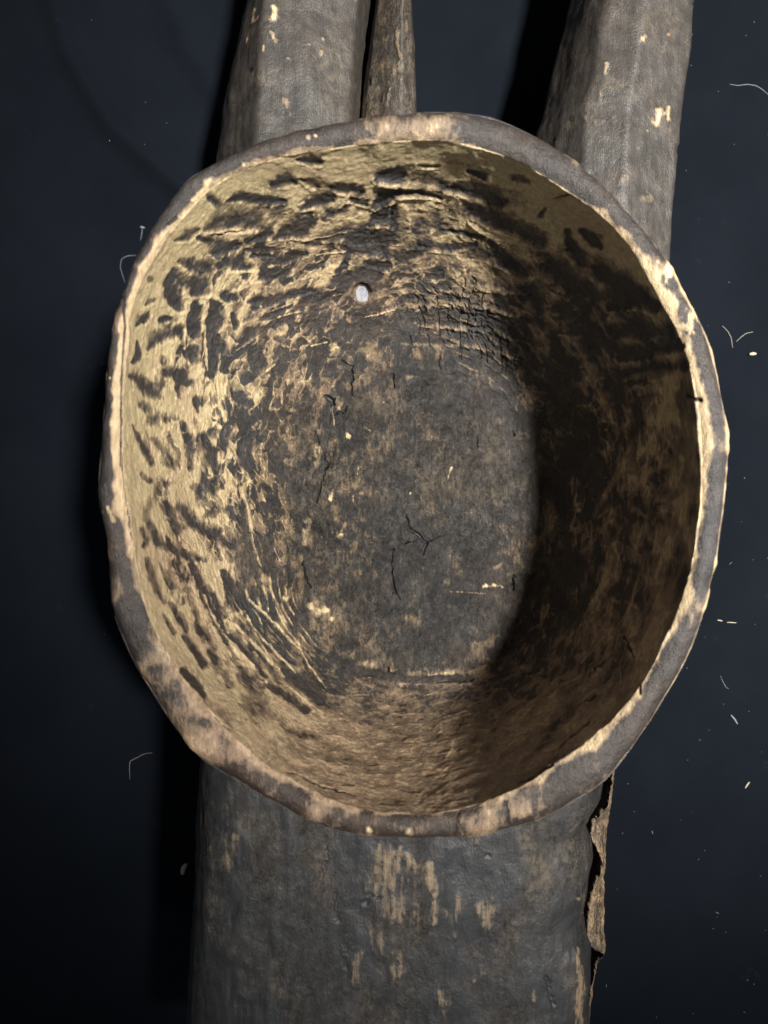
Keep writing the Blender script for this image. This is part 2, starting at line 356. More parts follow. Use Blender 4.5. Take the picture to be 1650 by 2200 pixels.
def build_bowl():
    ro, ri = R_OUT, R_IN; rf = ring(FLR, ZF, CF, 26); rf = CF + (rf - CF) * (1 + 0.10 * fbm(np.stack([np.cos(TH), np.sin(TH), 0 * TH], 1) * 4 + 9, 3, 77))[:, None]
    tn = np.stack([np.cos(TH), np.sin(TH), np.zeros(NT)], 1)
    circ = lambda f, s: fbm(tn * f + 5, 3, s)
    zr = ZR + circ(3.5, 2) * 0.004
    rows = []; kind = []
    for t in np.linspace(0, 1, 56):                       # outer wall, bottom to rim
        k = 0.70 + 0.30 * math.sin(t * math.pi / 2) ** 0.8
        xy = CR + (ro - CR) * k * (1 if t < 1 else 1)
        z = 0.045 + (zr - 0.009 - 0.045) * t
        rows.append(np.column_stack([xy, z])); kind.append(0)
    for t in np.linspace(0, 1, 66)[1:-1]:                 # rounded top of the rim
        xy = ro + (ri - ro) * t
        z = zr - 0.009 * (1 - t) ** 7 - 0.002 * (1 - t) + 0.0010 * math.sin(t * math.pi) - 0.0035 * t ** 6
        rows.append(np.column_stack([xy, z])); kind.append(1)
    zi = zr - 0.0035
    for t in np.linspace(0, 1, 300):                      # inner wall
        ph = t * math.pi / 2
        a = 0.75 * (1 - math.cos(ph)) + 0.25 * t; b = 0.75 * math.sin(ph) + 0.25 * t * (2 - t)
        xy = ri + (rf - ri) * a
        rows.append(np.column_stack([xy, zi + (ZF - zi) * b])); kind.append(2)
    for t in np.linspace(0, 1, 120)[1:]:                  # floor
        xy = rf + (CF - rf) * (t if t < 1 else 0.9995)
        rows.append(np.column_stack([xy, np.full(NT, ZF) - 0.005 * (1 - (1 - t) ** 2)])); kind.append(3)
    g = np.array(rows); kind = np.repeat(np.array(kind), NT)
    nr = grid_normals(g, True).reshape(-1, 3); v = g.reshape(-1, 3)
    if nr[(kind == 3).nonzero()[0][100]][2] < 0: nr = -nr
    th = np.tile(TH, len(rows)); row = np.repeat(np.arange(len(rows)), NT)
    p = Painter(v, nr, kind > 0)
    px = p.px
    wall = kind == 2
    vv = np.clip((row - 120) / 300.0, 0, 1)               # 0 at the rim, 1 at the floor
    # ---- broad colour: (x, y, wood, warm tone, dust)
    F5 = p.field([
        # band below the rim, its right end darkened with the rim's shade
        (330,620,.98,.05,0),(400,470,.98,.05,0),(520,375,.98,.05,0),(700,330,.98,.0,0),(900,310,1.0,.0,0),(1060,330,.95,.0,0),(1180,400,.9,.0,0),(1300,480,.9,.05,0),(1375,575,.85,.1,0),(1440,700,.62,.2,0),(1490,820,.58,.3,0),(1500,950,.6,.3,0),
        (560,440,.74,.2,.1),(700,380,.78,.1,.05),(850,350,.9,.0,0),(1000,370,.8,.0,0),(1130,430,.92,.05,0),(1230,500,.92,.1,0),
        (650,520,.56,.3,.1),(820,480,.56,.25,.05),(960,470,.66,.2,0),(1060,520,.66,.25,0),(930,560,.58,.3,0),(1040,580,.5,.2,0),
        # left wall
        (300,720,1,.1,0),(290,850,1,.15,0),(280,980,1,.25,0),(290,1080,.95,.45,0),(380,700,.95,.1,0),(380,850,.97,.15,0),(350,960,.95,.25,0),(450,620,.82,.15,.05),(460,760,.76,.2,.05),(450,880,.85,.1,0),(430,1000,.75,.15,.1),(470,1080,.7,.2,.15),
        (540,640,.72,.25,0),(620,600,.56,.4,.1),(570,720,.48,.45,.2),(640,680,.42,.55,.2),(720,640,.46,.55,.15),(690,740,.28,.5,.4),(530,850,.55,.2,.2),(520,950,.6,.15,.2),(590,820,.3,.4,.4),(590,950,.22,.3,.6),(560,1060,.3,.2,.5),
        (800,700,.2,.4,.5),(850,620,.32,.4,.2),(780,560,.5,.4,.0),
        # lower left
        (310,1180,.9,.55,0),(340,1270,.9,.6,0),(400,1180,.85,.55,0),(420,1320,.85,.6,0),(470,1230,.85,.35,0),(500,1300,.65,.3,.1),(560,1200,.25,.2,.5),(580,1330,.35,.2,.3),(640,1420,.3,.3,.4),(520,1430,.82,.6,0),(600,1510,.72,.65,0),(480,1500,.8,.65,0),(560,1590,.72,.7,0),(680,1560,.64,.8,.0),(640,1650,.62,.9,0),
        # lower wall
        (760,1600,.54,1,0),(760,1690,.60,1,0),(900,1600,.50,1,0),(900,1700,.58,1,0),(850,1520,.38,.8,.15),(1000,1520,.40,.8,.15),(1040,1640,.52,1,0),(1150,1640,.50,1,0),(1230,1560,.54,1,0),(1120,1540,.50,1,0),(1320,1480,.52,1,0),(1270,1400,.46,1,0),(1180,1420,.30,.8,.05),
        # right wall: brown wood, with the rim's shade put into its colour
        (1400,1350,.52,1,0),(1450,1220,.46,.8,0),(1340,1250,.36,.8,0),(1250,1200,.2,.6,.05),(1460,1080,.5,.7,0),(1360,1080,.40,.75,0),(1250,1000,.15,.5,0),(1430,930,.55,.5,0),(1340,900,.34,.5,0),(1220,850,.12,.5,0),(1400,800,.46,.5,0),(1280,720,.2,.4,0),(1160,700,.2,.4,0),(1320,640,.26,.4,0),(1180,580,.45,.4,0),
        # burnt upper right and the floor
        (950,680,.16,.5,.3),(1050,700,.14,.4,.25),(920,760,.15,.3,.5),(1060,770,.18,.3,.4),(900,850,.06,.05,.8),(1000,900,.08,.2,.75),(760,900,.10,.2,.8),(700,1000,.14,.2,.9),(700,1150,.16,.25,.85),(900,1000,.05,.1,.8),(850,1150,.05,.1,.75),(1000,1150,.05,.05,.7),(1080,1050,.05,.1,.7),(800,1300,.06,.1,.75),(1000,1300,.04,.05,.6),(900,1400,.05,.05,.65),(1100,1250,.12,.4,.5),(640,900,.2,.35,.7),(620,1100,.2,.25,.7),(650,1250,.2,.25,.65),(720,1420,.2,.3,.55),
    ])
    inner = kind >= 2
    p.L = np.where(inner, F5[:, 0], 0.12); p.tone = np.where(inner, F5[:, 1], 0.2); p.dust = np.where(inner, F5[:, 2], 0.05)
    ang_ = np.degrees(th)
    # ---- adze facets over the wall
    warp = fbm(v * 55, 2, 31)[:, None] * np.array([1.1, 0.8])
    uv = np.column_stack([th * 7.6, vv * 8.5]) + warp
    d1, d2, idv = worley(uv, 3)
    wf = wall * sstep(0.02, 0.12, vv) * (1 - sstep(0.8, 1.0, vv))
    p.h -= wf * (0.0007 * (1 - sstep(0, 0.8, d1)) + 0.0006 * (idv - 0.5))
    edge = 1 - sstep(0.02, 0.16, d2 - d1)
    p.L += wf * edge * 0.10
    # dense overlapping gouges: each darkens towards the ledge at its lower end, worn pale along the ledge
    calm = np.exp(-((ang_ - 268) / 42.0) ** 2); burnt = np.exp(-((ang_ - 72) / 26.0) ** 2) * sstep(0.50, 0.62, vv)
    left = np.exp(-((ang_ - 175) / 60.0) ** 2)
    for nu, nv, sd_, amt in ((9.0, 17.0, 9, 0.9), (17.0, 27.0, 29, 0.62)):
        wz = (fbm(v * 70, 3, 31 + sd_)[:, None] * np.array([2.2, 2.6]) + fbm(v * 200, 2, 33 + sd_)[:, None] * np.array([0.35, 0.45]))
        e1, e2, ei = worley(np.column_stack([th * nu, vv * nv + 1.3 * np.sin(th * 5)]) + wz, sd_)
        dy_ = worley.off[1]
        lip = (1 - sstep(0.03, 0.26, e2 - e1)) * sstep(-0.25, 0.3, dy_)
        body = sstep(-0.62, 0.42, dy_ + p.rough * 0.12) * (1 - lip)
        wgt = wf * sstep(0.06, 0.20, vv) * (1 - 0.80 * calm) * np.clip(0.42 + 0.75 * left + 0.35 * burnt + 0.25 * np.exp(-((ang_ - 120) / 30.0) ** 2), 0, 1)
        on = sstep(0.25, 0.75, ei + 0.35 * fbm(v * 45, 2, 35 + sd_))
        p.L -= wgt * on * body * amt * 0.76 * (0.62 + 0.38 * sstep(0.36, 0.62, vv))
        p.L += wgt * lip * 0.16
        p.h += wgt * (lip * 0.00030 - on * body * 0.00035) * (1 + 1.6 * burnt)
    # stepped rows of narrow cuts: pale ridges low on the left, burnt terraces at the upper right
    wr = fbm(v * 60, 2, 91) * 1.1 + fbm(v * 22, 2, 92) * 1.4
    for a0, aw, v0, v1, n_, val, ba, hh in ((217, 15, 0.34, 0.90, 17.0, 0.62, 0.18, 0.0007), (66, 17, 0.52, 1.0, 15.0, 0.30, 0.12, 0.0011)):
        win = wall * np.exp(-np.abs((ang_ - a0) / aw) ** 3) * sstep(v0, v0 + 0.12, vv) * (1 - sstep(v1 - 0.05, v1 + 0.02, vv))
        fr = (vv * n_ + wr) % 1.0
        rd = np.exp(-((fr - 0.5) / 0.15) ** 2) * sstep(-0.22, 0.05, fbm(v * np.array([150, 150, 150]), 2, 95))
        p.L += win * (0.85 * (ba + 0.10 * (val > 0.5) - p.L) * 0.85 + rd * val); p.h += win * (rd * hh - (fr < 0.5) * 0 - sstep(0.5, 1.0, fr) * hh * 0.5)
    p.L += (kind == 3) * np.clip(fbm(v * np.array([60, 42, 60]), 3, 97), -0.05, 1) * 0.34
    p.L = np.where(inner, np.clip(p.L, 0.0, 1.1), p.L)
    p.L += wall * (1 - 0.75 * calm) * (fbm(v * np.array([90, 55, 90]), 3, 51) * 0.85 + fbm(v * 30, 2, 52) * 0.25)
    # ---- floor and wall unevenness
    p.h += inner * ((fbm(v * 110, 4, 21) * 0.0042 + np.abs(fbm(v * np.array([170, 110, 170]), 3, 25)) * -0.004) * (0.35 + 0.65 * (kind == 3)) + fbm(v * 26, 2, 22) * 0.004 * (1 - 0.5 * calm) + fbm(v * np.array([420, 260, 420]), 3, 23) * 0.0016 * (0.25 + (p.dust)) * (1 - 0.8 * calm * wall))
    # ---- rim: mostly worn pale along its edges, blackened along its top
    rt = np.clip((row - 56) / 64.0, 0, 1)                 # 0 outer edge, 1 inner edge
    ang = np.degrees(th)
    rn = fbm(v * 120, 3, 41); rn2 = fbm(v * 45, 2, 42)
    ka = np.array([0, 15, 35, 48, 60, 75, 92, 105, 120, 140, 150, 165, 178, 190, 205, 216, 226, 240, 258, 275, 290, 305, 320, 335, 350, 360])
    #       pale strip along the outer edge / along the inner edge, as a share of the rim's width
    ko = np.array([.28,.26,.30,.18,.02,-.02,.02,-.08,-.12,-.12,.10,.06,-.1,-.15,-.15,.10,.10,-.08,-.12,-.12,-.05,.08,.18,.24,.28,.28])
    ki = np.array([.24,.28,.32,.28,.16,.06,.10,.18,.28,.30,.36,.58,.50,.36,.14,.28,.32,.26,.20,.08,.12,.22,.22,.22,.24,.24])
    o_w = np.interp(ang, ka, ko) + rn * 0.5 + rn2 * 0.3; o_w = np.where(np.interp(ang, ka, ko) < 0, o_w - 0.2, o_w); i_w = np.interp(ang, ka, ki) - 0.04 + rn * 0.5 + rn2 * 0.3
    pale = np.maximum(1 - sstep(-0.13, 0.13, rt - o_w), sstep(-0.14, 0.14, rt - (1 - i_w)))
    ktn = np.interp(ang, ka, np.array([.05,.05,.05,.05,.1,.2,.15,.25,.15,.15,.1,.1,.15,.1,.2,.4,.55,.6,.6,.5,.3,.2,.1,.05,.05,.05]))
    kbr = np.interp(ang, ka, np.array([.1,.1,.1,.1,.12,.2,.22,.2,.12,.1,.25,.2,.1,.05,.1,.34,.34,.26,.22,.2,.18,.14,.1,.1,.1,.1]))
    isr = kind == 1
    p.L = np.where(isr, np.maximum(pale * np.interp(ang, ka, np.array([.74,.74,.74,.68,.54,.48,.48,.52,.6,.7,.78,.85,.8,.62,.46,.5,.52,.54,.54,.52,.58,.64,.68,.72,.74,.74])), kbr + 0.05 + rn2 * 0.6 + rn * 0.55), p.L)
    p.tone = np.where(isr, ktn + 0.38, p.tone); p.dust = np.where(isr, 0.04, p.dust)
    p.L = np.where(kind == 0, 0.10 + 0.3 * (rn2 > 0.18), p.L); p.tone = np.where(kind == 0, 0.4, p.tone)
    p.h += isr * (rn * 0.0020 + rn2 * 0.0026)

    # ---- blackened chips, upper left wall
    A = Z(250, 280, 2.75, g=1.1, items=[
        [(560,400,22),(590,430,26)], [(660,422,8),(740,395,32),(850,412,26),(1000,420,12)], [(520,592,12),(610,550,40),(740,530,52),(850,560,38)],
        [(350,662,6),(430,622,34),(480,590,18)], [(500,640,20),(565,662,16)], [(925,318,22),(1020,290,40),(1060,320,16)], [(1070,185,8),(1150,185,28),(1200,192,22)],
        [(1080,290,8),(1150,310,32),(1190,330,24)], [(1110,455,10),(1180,420,30),(1270,396,30)], [(1280,340,20),(1350,345,32),(1440,358,28)], [(1550,285,28),(1660,265,42)],
        [(925,650,8),(1010,590,34),(1100,570,48),(1150,530,30)], [(1190,640,20),(1340,610,36),(1420,640,46),(1600,625,48)], [(1380,700,40),(1550,700,36)],
        [(1520,450,18),(1580,400,36),(1650,365,36)], [(1530,535,26),(1600,505,36)], [(1250,482,24),(1350,475,26)], [(1390,415,20),(1470,432,20)],
        [(780,660,18),(860,630,28),(910,610,20)], [(590,735,20),(640,690,42),(710,680,34)], [(650,775,16),(720,800,42),(790,815,24)], [(770,722,10),(860,712,20),(930,708,12)],
        [(820,750,10),(890,750,15),(945,752,8)], [(980,775,20),(1040,740,32),(1110,730,22)], [(1130,670,22),(1190,668,26)], [(860,875,22),(940,850,32),(1010,838,22)],
        [(400,785,26),(470,795,46),(550,812,44)], [(360,850,26),(335,920,40),(345,990,44),(385,1045,34)], [(420,890,40),(520,915,50),(480,965,36)], [(220,888,20)],
        [(185,1035,8),(215,1015,20),(245,1003,13)], [(125,1162,6),(170,1120,26),(205,1088,20)], [(285,1122,18),(335,1115,15)], [(205,1290,16),(260,1220,42),(330,1190,46),(388,1178,32)],
        [(480,1050,32),(465,1150,38),(475,1200,34)], [(570,1005,16),(600,1070,42),(580,1150,38),(570,1250,38),(560,1350,38),(555,1440,30)], [(615,1250,34),(610,1300,30)],
        [(440,1310,36),(470,1340,34)], [(345,1430,24),(400,1455,46),(440,1490,26)], [(375,1520,22),(380,1580,12)], [(95,1452,20),(160,1470,46),(220,1520,52),(255,1560,38)],
        [(130,1250,10),(140,1330,28),(110,1372,16)], [(785,1015,12),(830,995,30),(875,1008,14)], [(650,985,30),(705,992,18)], [(740,1260,8),(800,1205,28),(860,1180,28),(895,1168,14)],
        [(785,1285,20),(820,1340,42),(840,1405,34)], [(860,1110,14),(960,1065,18),(1030,1035,10)], [(880,1020,22),(960,985,26),(1060,960,22),(1170,950,15)], [(970,1125,24),(1030,1100,24)],
        [(715,1565,26),(765,1600,26)], [(955,1230,24),(1000,1252,20)], [(1290,905,22),(1400,870,26),(1540,850,34)], [(1500,790,28),(1600,800,28)], [(1640,460,20),(1640,560,30)],
        [(300,560,8),(350,520,12)], [(690,1090,18),(700,1170,14)]])
    for s in A: p.dark(s, rng.uniform(0.65, 0.95), 0.00060, 0.9, soft=rng.uniform(0.45, 0.85), rough=0.5)
    B = Z(800, 280, 2.357, g=1.08, items=[
        [(40,235,22),(130,215,38),(250,255,34),(350,290,26),(410,305,14)], [(20,370,20),(60,335,24),(130,318,20),(240,322,16),(350,345,8)], [(420,285,22),(520,300,42),(620,340,44),(660,365,24)],
        [(500,400,26),(620,450,42),(750,500,40),(850,560,40)], [(630,640,20),(700,670,38),(770,720,34)], [(340,505,3),(450,515,10),(560,545,14)], [(720,245,26),(785,268,18)],
        [(915,350,5),(990,332,7)], [(868,405,10),(850,440,15)], [(1060,520,22),(1120,570,30),(1145,605,14)], [(230,180,8),(330,190,10)], [(480,215,10),(560,235,16)],
        [(980,520,18),(1010,600,30),(1050,660,34)], [(600,560,18),(620,610,20)], [(250,575,20),(400,590,22),(520,580,14)], [(130,640,30),(240,620,20)], [(20,440,28),(70,430,30)], [(20,560,40),(60,620,30)],
        [(1200,900,20),(1350,850,40),(1420,900,30)], [(1180,1020,30),(1330,1010,40),(1480,1030,40)], [(1260,1150,24),(1400,1110,38),(1540,1090,30)], [(1300,1240,30),(1440,1210,34),(1560,1190,30)],
        [(900,700,50),(1000,760,60),(1080,860,60)], [(1150,720,40),(1260,790,50),(1330,820,30)]])
    for s in B: p.dark(s, rng.uniform(0.5, 0.85), 0.0007, 0.8, soft=rng.uniform(0.5, 0.9), rough=0.5)
    D = Z(180, 850, 2.75, g=0.95, items=[
        [(365,60,26),(430,100,48),(505,140,26)], [(430,155,30)], [(295,175,5),(330,240,20),(380,330,33),(412,392,30)], [(425,255,18),(465,315,27)], [(510,270,32),(500,330,28),(500,390,38),(545,405,38)],
        [(355,465,20),(392,505,22)], [(475,510,38),(450,570,38),(390,650,42),(375,725,32)], [(520,520,24)], [(680,40,30)], [(575,140,14),(620,250,28),(630,340,28),(640,425,20)],
        [(755,215,26),(700,250,38),(740,330,40),(720,405,30)], [(845,190,34),(820,290,32),(790,370,18)], [(940,150,46),(960,250,42),(930,330,32),(965,400,38)], [(600,660,38),(660,740,44),(760,800,42),(850,860,38),(895,875,38)],
        [(505,635,20),(540,700,38),(575,795,30)], [(340,790,14),(370,850,20),(355,890,16)], [(455,880,36),(540,905,28),(640,950,28),(725,972,16)], [(395,770,34),(435,855,33)],
        [(680,540,42),(770,540,46)], [(720,620,46),(800,655,46)], [(760,700,32)], [(860,680,32),(890,725,22)], [(930,650,33),(950,740,38),(970,830,33),(990,905,27)], [(900,910,38),(940,1000,33),(962,1075,28)],
        [(1000,960,27),(1012,1055,27)], [(910,1120,33),(930,1190,36),(960,1235,30)],
        [(375,960,20),(410,1060,30),(440,1150,30),(485,1220,15)], [(455,990,8),(490,1060,23),(525,1130,21)], [(540,975,12),(590,1085,24)], [(635,1000,20),(680,1090,30),(720,1180,30),(770,1270,30),(810,1340,30),(865,1440,24)],
        [(830,1035,16),(850,1110,21),(870,1180,27),(905,1250,27)], [(735,1120,14),(790,1200,19),(835,1300,17)], [(605,1150,25),(650,1240,30),(690,1310,30),(750,1400,28),(795,1490,14)], [(515,1225,14),(570,1300,26),(615,1380,25)],
        [(675,1340,24),(725,1430,24)], [(600,1420,20),(660,1500,30),(720,1580,30)], [(760,1500,20),(830,1600,28),(880,1690,22)], [(590,1620,24),(660,1700,30),(720,1760,20)], [(930,1640,20),(1010,1740,26),(1080,1800,20)],
        [(480,1290,14),(540,1400,18)], [(1060,1200,24),(1130,1320,26)], [(1020,1250,20),(1120,1370,27),(1200,1470,26)], [(1000,1350,26),(1100,1460,28),(1200,1560,28)], [(930,1380,24),(1020,1490,26),(1110,1600,26),(1170,1680,20)],
        [(880,1400,18),(960,1500,24),(1030,1590,24),(1070,1660,16)], [(900,1540,18),(980,1640,24),(1060,1710,20)], [(1200,1620,34),(1300,1700,36),(1400,1790,30)], [(1100,1700,26),(1200,1770,30),(1320,1850,24)], [(850,1440,12),(920,1540,12)]])
    for s in D: p.dark(s, rng.uniform(0.4, 0.8), 0.00050, 0.5, soft=rng.uniform(0.45, 0.9), rough=0.5)
    E = Z(400, 1350, 2.75, [[(820,590,18),(870,595,32)], [(350,380,16),(420,440,28),(520,500,24),(590,550,14)], [(570,570,16),(680,610,26),(780,630,18)], [(340,440,24),(400,500,22)], [(620,680,16),(760,730,18)], [(820,680,20),(900,690,28)],
        [(560,500,14),(650,545,16)], [(1060,830,16),(1250,835,14)], [(200,480,16),(280,560,20)], [(840,760,18),(980,770,20)]])
    for s in E: p.dark(s, 0.28, 0.0004, 0.3, soft=0.9)
    # worn ridges that catch the light
    Rg = Z(180, 850, 2.75, g=1.0, items=[
        [(1090,1140,4),(1140,1240,6),(1190,1340,4)], [(975,1205,6),(1100,1310,7),(1190,1420,7),(1275,1505,4)], [(965,1315,5),(1060,1430,8),(1160,1540,8),(1255,1635,4)], [(895,1345,6),(1000,1450,8),(1120,1580,8),(1190,1655,5)],
        [(935,1515,5),(1010,1590,7),(1085,1690,6)], [(1155,1675,5),(1280,1770,8),(1410,1868,5)], [(1240,1430,4),(1330,1600,5),(1430,1725,4)], [(935,580,6),(985,740,8),(1000,880,8),(1045,1010,4)], [(715,1175,5),(790,1320,7),(870,1440,7),(935,1535,5)],
        [(1120,890,3),(1160,980,5)], [(880,1180,4),(935,1290,5)], [(1040,150,5),(1000,190,10)], [(1050,280,4),(1035,340,8)], [(1010,370,4),(1025,440,6)], [(800,330,4),(800,400,8)], [(650,200,5),(660,420,6)]])
    for s in Rg: p.light(s, rng.uniform(.35, .75), -0.0007, 0.88, 0.2, rough=1.2, soft=0.9)
    Rg = Z(250, 280, 2.75, [[(560,612,6),(640,600,7),(750,590,6)], [(960,655,5),(1140,640,6),(1360,608,4)], [(660,850,6),(820,845,7)], [(1180,745,4),(1360,725,4)], [(890,1075,4),(1030,1020,4)], [(870,1140,5),(1000,1085,6),(1100,1068,3)],
        [(700,1300,4),(880,1190,5)], [(1470,1110,3),(1640,1065,4)], [(1150,1270,5),(1240,1245,7)], [(860,1440,4),(940,1380,6)], [(420,1000,6),(560,990,7),(640,1020,5)], [(535,1160,6),(535,1420,6)], [(420,1030,6),(420,1300,6)], [(1550,315,6),(1660,330,6)], [(1480,580,6),(1590,578,6)]])
    for s in Rg: p.light(s, rng.uniform(.45, .8), -0.0005, 0.95, 0.12, rough=1.3)
    Rg = Z(800, 280, 2.357, g=1.5, items=[[(30,268,6),(240,290,7),(420,325,4)], [(110,340,5),(270,345,5)], [(720,380,3),(830,440,4)], [(1075,850,4),(1190,1040,4)], [(530,790,8),(660,815,9),(790,830,5)], [(190,895,8),(420,882,8),(560,893,8),(700,935,4)],
        [(230,990,6),(450,1008,8),(620,1022,7),(710,1060,4)], [(150,1082,5),(400,1092,6),(600,1110,6),(740,1160,3)], [(0,945,4),(110,905,5)], [(490,470,4),(640,570,8)], [(620,680,4),(700,725,5)]])
    for s in Rg: p.light(s, rng.uniform(.35, .55), -0.0013, 0.62, 0.25, rough=1.1, soft=0.9)
    Rg = Z(900, 1300, 2.75, [[(140,662,3),(280,622,4)], [(80,880,7),(270,850,6)], [(20,540,3),(120,510,3)], [(250,710,3),(360,695,4)]])
    for s in Rg: p.light(s, 0.6, -0.0004, 0.8, 0.4, rough=0.5)
    Rg = Z(1200, 600, 2.444, [[(160,1730,10),(210,1620,18),(250,1570,6)], [(215,1810,8)], [(230,1140,14),(330,970,20)], [(400,1210,20),(450,1240,10)], [(350,520,16),(500,500,24),(640,500,14)], [(470,760,12),(620,700,14)], [(450,1010,18),(560,980,14)], [(540,820,12),(590,880,10)], [(400,570,14),(520,570,14)], [(420,600,12),(620,570,10)], [(360,1130,8),(430,1060,10)], [(540,1200,8),(640,1150,10)]])
    for s in Rg: p.light(s, 0.5, 0.0, 0.70, 0.6, soft=0.6)
    # cracks across the burnt wood, and the ones in the floor
    crk = [(xx + rng.normal(0, 7), yy + rng.normal(0, 14), yy + rng.uniform(45, 110)) for xx in range(200, 730, 34) for yy in (760, 850, 930, 1020, 1100) if rng.random() < 0.12 and yy > 740 + abs(xx - 450) * 0.35]
    for x, y0, y1 in tuple(crk) + ((215,820,900),(232,890,960),(250,930,1010),(270,1010,1090),(318,790,830),(330,850,1060),(372,830,900),(380,920,1000),(378,1010,1080),(425,880,1000),(435,1010,1150),(470,880,990),(455,735,790),(515,740,800),(512,890,960),(520,1030,1100),(560,820,960),(550,960,1040),(565,1080,1180),(640,1050,1230),(676,1040,1100),(660,1130,1220),(712,1150,1220)):
        j = rng.normal(0, 6, 3)
        p.crack(Z(800, 280, 2.357, [[(x + j[0], y0, 1.5), (x + 8 + j[1], (y0 + y1) / 2, 3.0), (x + 14 + j[2], y1, 1.0)]])[0], 0.0014, 0.75)
    cr = Z(700, 750, 2.75, [[(483,975,2),(490,1040,5),(525,1085,6),(550,1110,10),(595,1145,9),(580,1180,6),(578,1215,2)], [(595,1145,5),(650,1120,2),(680,1105,1)], [(525,1130,1),(470,1150,3)], [(100,70,3),(120,95,6),(158,100,5),(160,180,5),(155,270,3)], [(0,280,8),(35,300,10),(50,330,6)], [(60,390,5),(120,375,6),(125,340,3)],
        [(895,520,3),(900,580,3)], [(1105,1340,6),(1110,1420,7)], [(370,1880,7),(372,1905,5)], [(400,150,3),(405,230,3)], [(400,1180,2),(385,1280,2),(400,1400,3),(440,1480,3)], [(600,200,3),(605,215,4)], [(1110,480,8),(1115,510,6)]])
    for s in cr: p.crack([(a, b, r * 1.05) for a, b, r in s], 0.0030)
    cr = Z(180, 850, 2.75, [[(1370,215,4),(1400,300,3),(1440,400,4),(1400,560,3),(1370,650,2)], [(238,60,2),(236,400,2.5),(245,600,2.5),(290,840,2.5)], [(1480,20,6),(1460,60,4)], [(1290,980,3),(1300,1050,4),(1340,1140,2)]])
    for s in cr: p.crack(s, 0.0014)
    cr = Z(400, 1350, 2.75, [[(600,840,3),(720,890,7),(860,945,6),(1000,985,3)], [(180,520,4),(260,600,3)]]) + Z(900, 1600, 3, [[(655,240,6),(735,200,6)], [(770,175,6),(860,130,5)]]) + Z(900, 1300, 2.75, [[(940,600,3),(1040,525,5)], [(800,850,4),(900,770,5),(1000,680,3)], [(1210,180,5),(1260,300,5)], [(1300,470,6),(1310,520,6)], [(1030,380,4),(1130,290,4)], [(640,400,3),(700,378,8)]])
    for s in cr: p.crack(s, 0.0012, 0.75)
    p.crack(Z(250, 280, 2.75, [[(560,622,3),(640,610,6),(750,598,3)]])[0], 0.0015)
    # splintered pale flecks round the floor
    FK = Z(700, 750, 2.75, g=0.55, items=[[(40,220,10),(60,180,6)], [(45,330,10),(50,450,7)], [(80,350,8)], [(200,170,14),(220,150,8)], [(340,310,10)], [(345,465,5)], [(260,480,8),(230,460,6)], [(195,700,8),(190,740,6)], [(30,860,12),(45,830,8)], [(165,870,5),(165,900,4)], [(125,830,4)], [(210,850,14)], [(500,850,10)], [(740,700,10),(720,770,4)], [(820,970,12),(870,965,6)],
        [(1000,1290,14),(1040,1270,12)], [(940,1400,14),(1040,1400,18)], [(740,1435,8),(950,1448,6)], [(735,1220,8)], [(640,1310,7)], [(230,1850,14),(270,1870,12)], [(390,1900,8),(420,1895,6)], [(600,1920,8),(710,1915,10),(750,1915,10)], [(260,1940,8)], [(440,1980,16),(470,1975,8)], [(540,1980,8),(600,1978,6)], [(640,1970,6),(720,1955,6)], [(800,1990,7)],
        [(1140,490,16),(1180,500,12)], [(480,165,18),(540,170,12)], [(110,1030,20),(90,1100,14)], [(5,1545,12)], [(40,1600,10)], [(1400,1180,6)]]) + Z(180, 850, 2.75, [[(1400,290,12),(1385,380,12),(1375,450,10)], [(1310,800,14),(1290,870,10)], [(1340,1240,14),(1380,1280,16)], [(1430,1265,12)], [(1470,1320,12)], [(1520,50,14),(1490,90,10)], [(1470,570,8),(1460,620,6)], [(1595,590,6)], [(1190,1200,12)], [(1560,240,10)], [(1525,830,14)]])
    for s in FK: p.light(s, rng.uniform(0.3, 0.85), -0.0005, 0.85, 0.2, rough=2.2, soft=0.9)
    for q in ([(722,838,5),(716,870,7),(705,905,4)], [(693,925,6),(690,965,7),(680,1000,4)], [(664,1120,5),(655,1165,8),(650,1200,4)], [(668,1270,4),(685,1300,9),(705,1325,6)], [(775,1425,7),(800,1430,6)], [(880,1447,5),(940,1445,6),(985,1440,4)], [(860,1468,4),(960,1470,4),(1010,1468,3)]): p.light(q, 0.4, -0.0010, 0.72, 0.25, rough=2.0, soft=1.0)
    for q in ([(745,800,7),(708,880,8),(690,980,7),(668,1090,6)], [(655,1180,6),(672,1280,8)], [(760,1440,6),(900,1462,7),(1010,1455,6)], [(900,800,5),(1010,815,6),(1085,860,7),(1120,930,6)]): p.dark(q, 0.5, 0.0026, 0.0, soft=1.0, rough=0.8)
    # glossy facet added and tilted to mirror the hand lamp as a highlight
    c, m, sd = p.stroke([(778, 632, 34)], soft=0.6, rough=0.0); p.h[c] *= 1 - m; p.L[c] = p.L[c] * (1 - m) + m * 0.30
    c, m, sd = p.stroke([(778, 632, 20)], soft=0.3, rough=0.0)
    cen = p.at(778, 632); vd = Vector((0, 0, H)) - Vector(cen); ld = Vector((0.25, -0.62, 0.78)) - Vector(cen)
    hn = np.array((vd.normalized() + ld.normalized()).normalized())
    p.gloss[c] = m; p.tone[c] = 0.5
    flat = (c, m, -((v[c] - cen) @ hn) / np.maximum(nr[c] @ hn, 0.3))
    p.h[c] = p.h[c] * (1 - m) + m * flat[2]
    # step where a strip of the left rim has split
    c, m, sd = p.stroke([(262, 640, 3), (270, 700, 2.5), (264, 850, 2), (262, 1000, 2)], rough=0.1); p.h[c] -= m * 0.0012; p.L[c] *= 1 - 0.85 * m
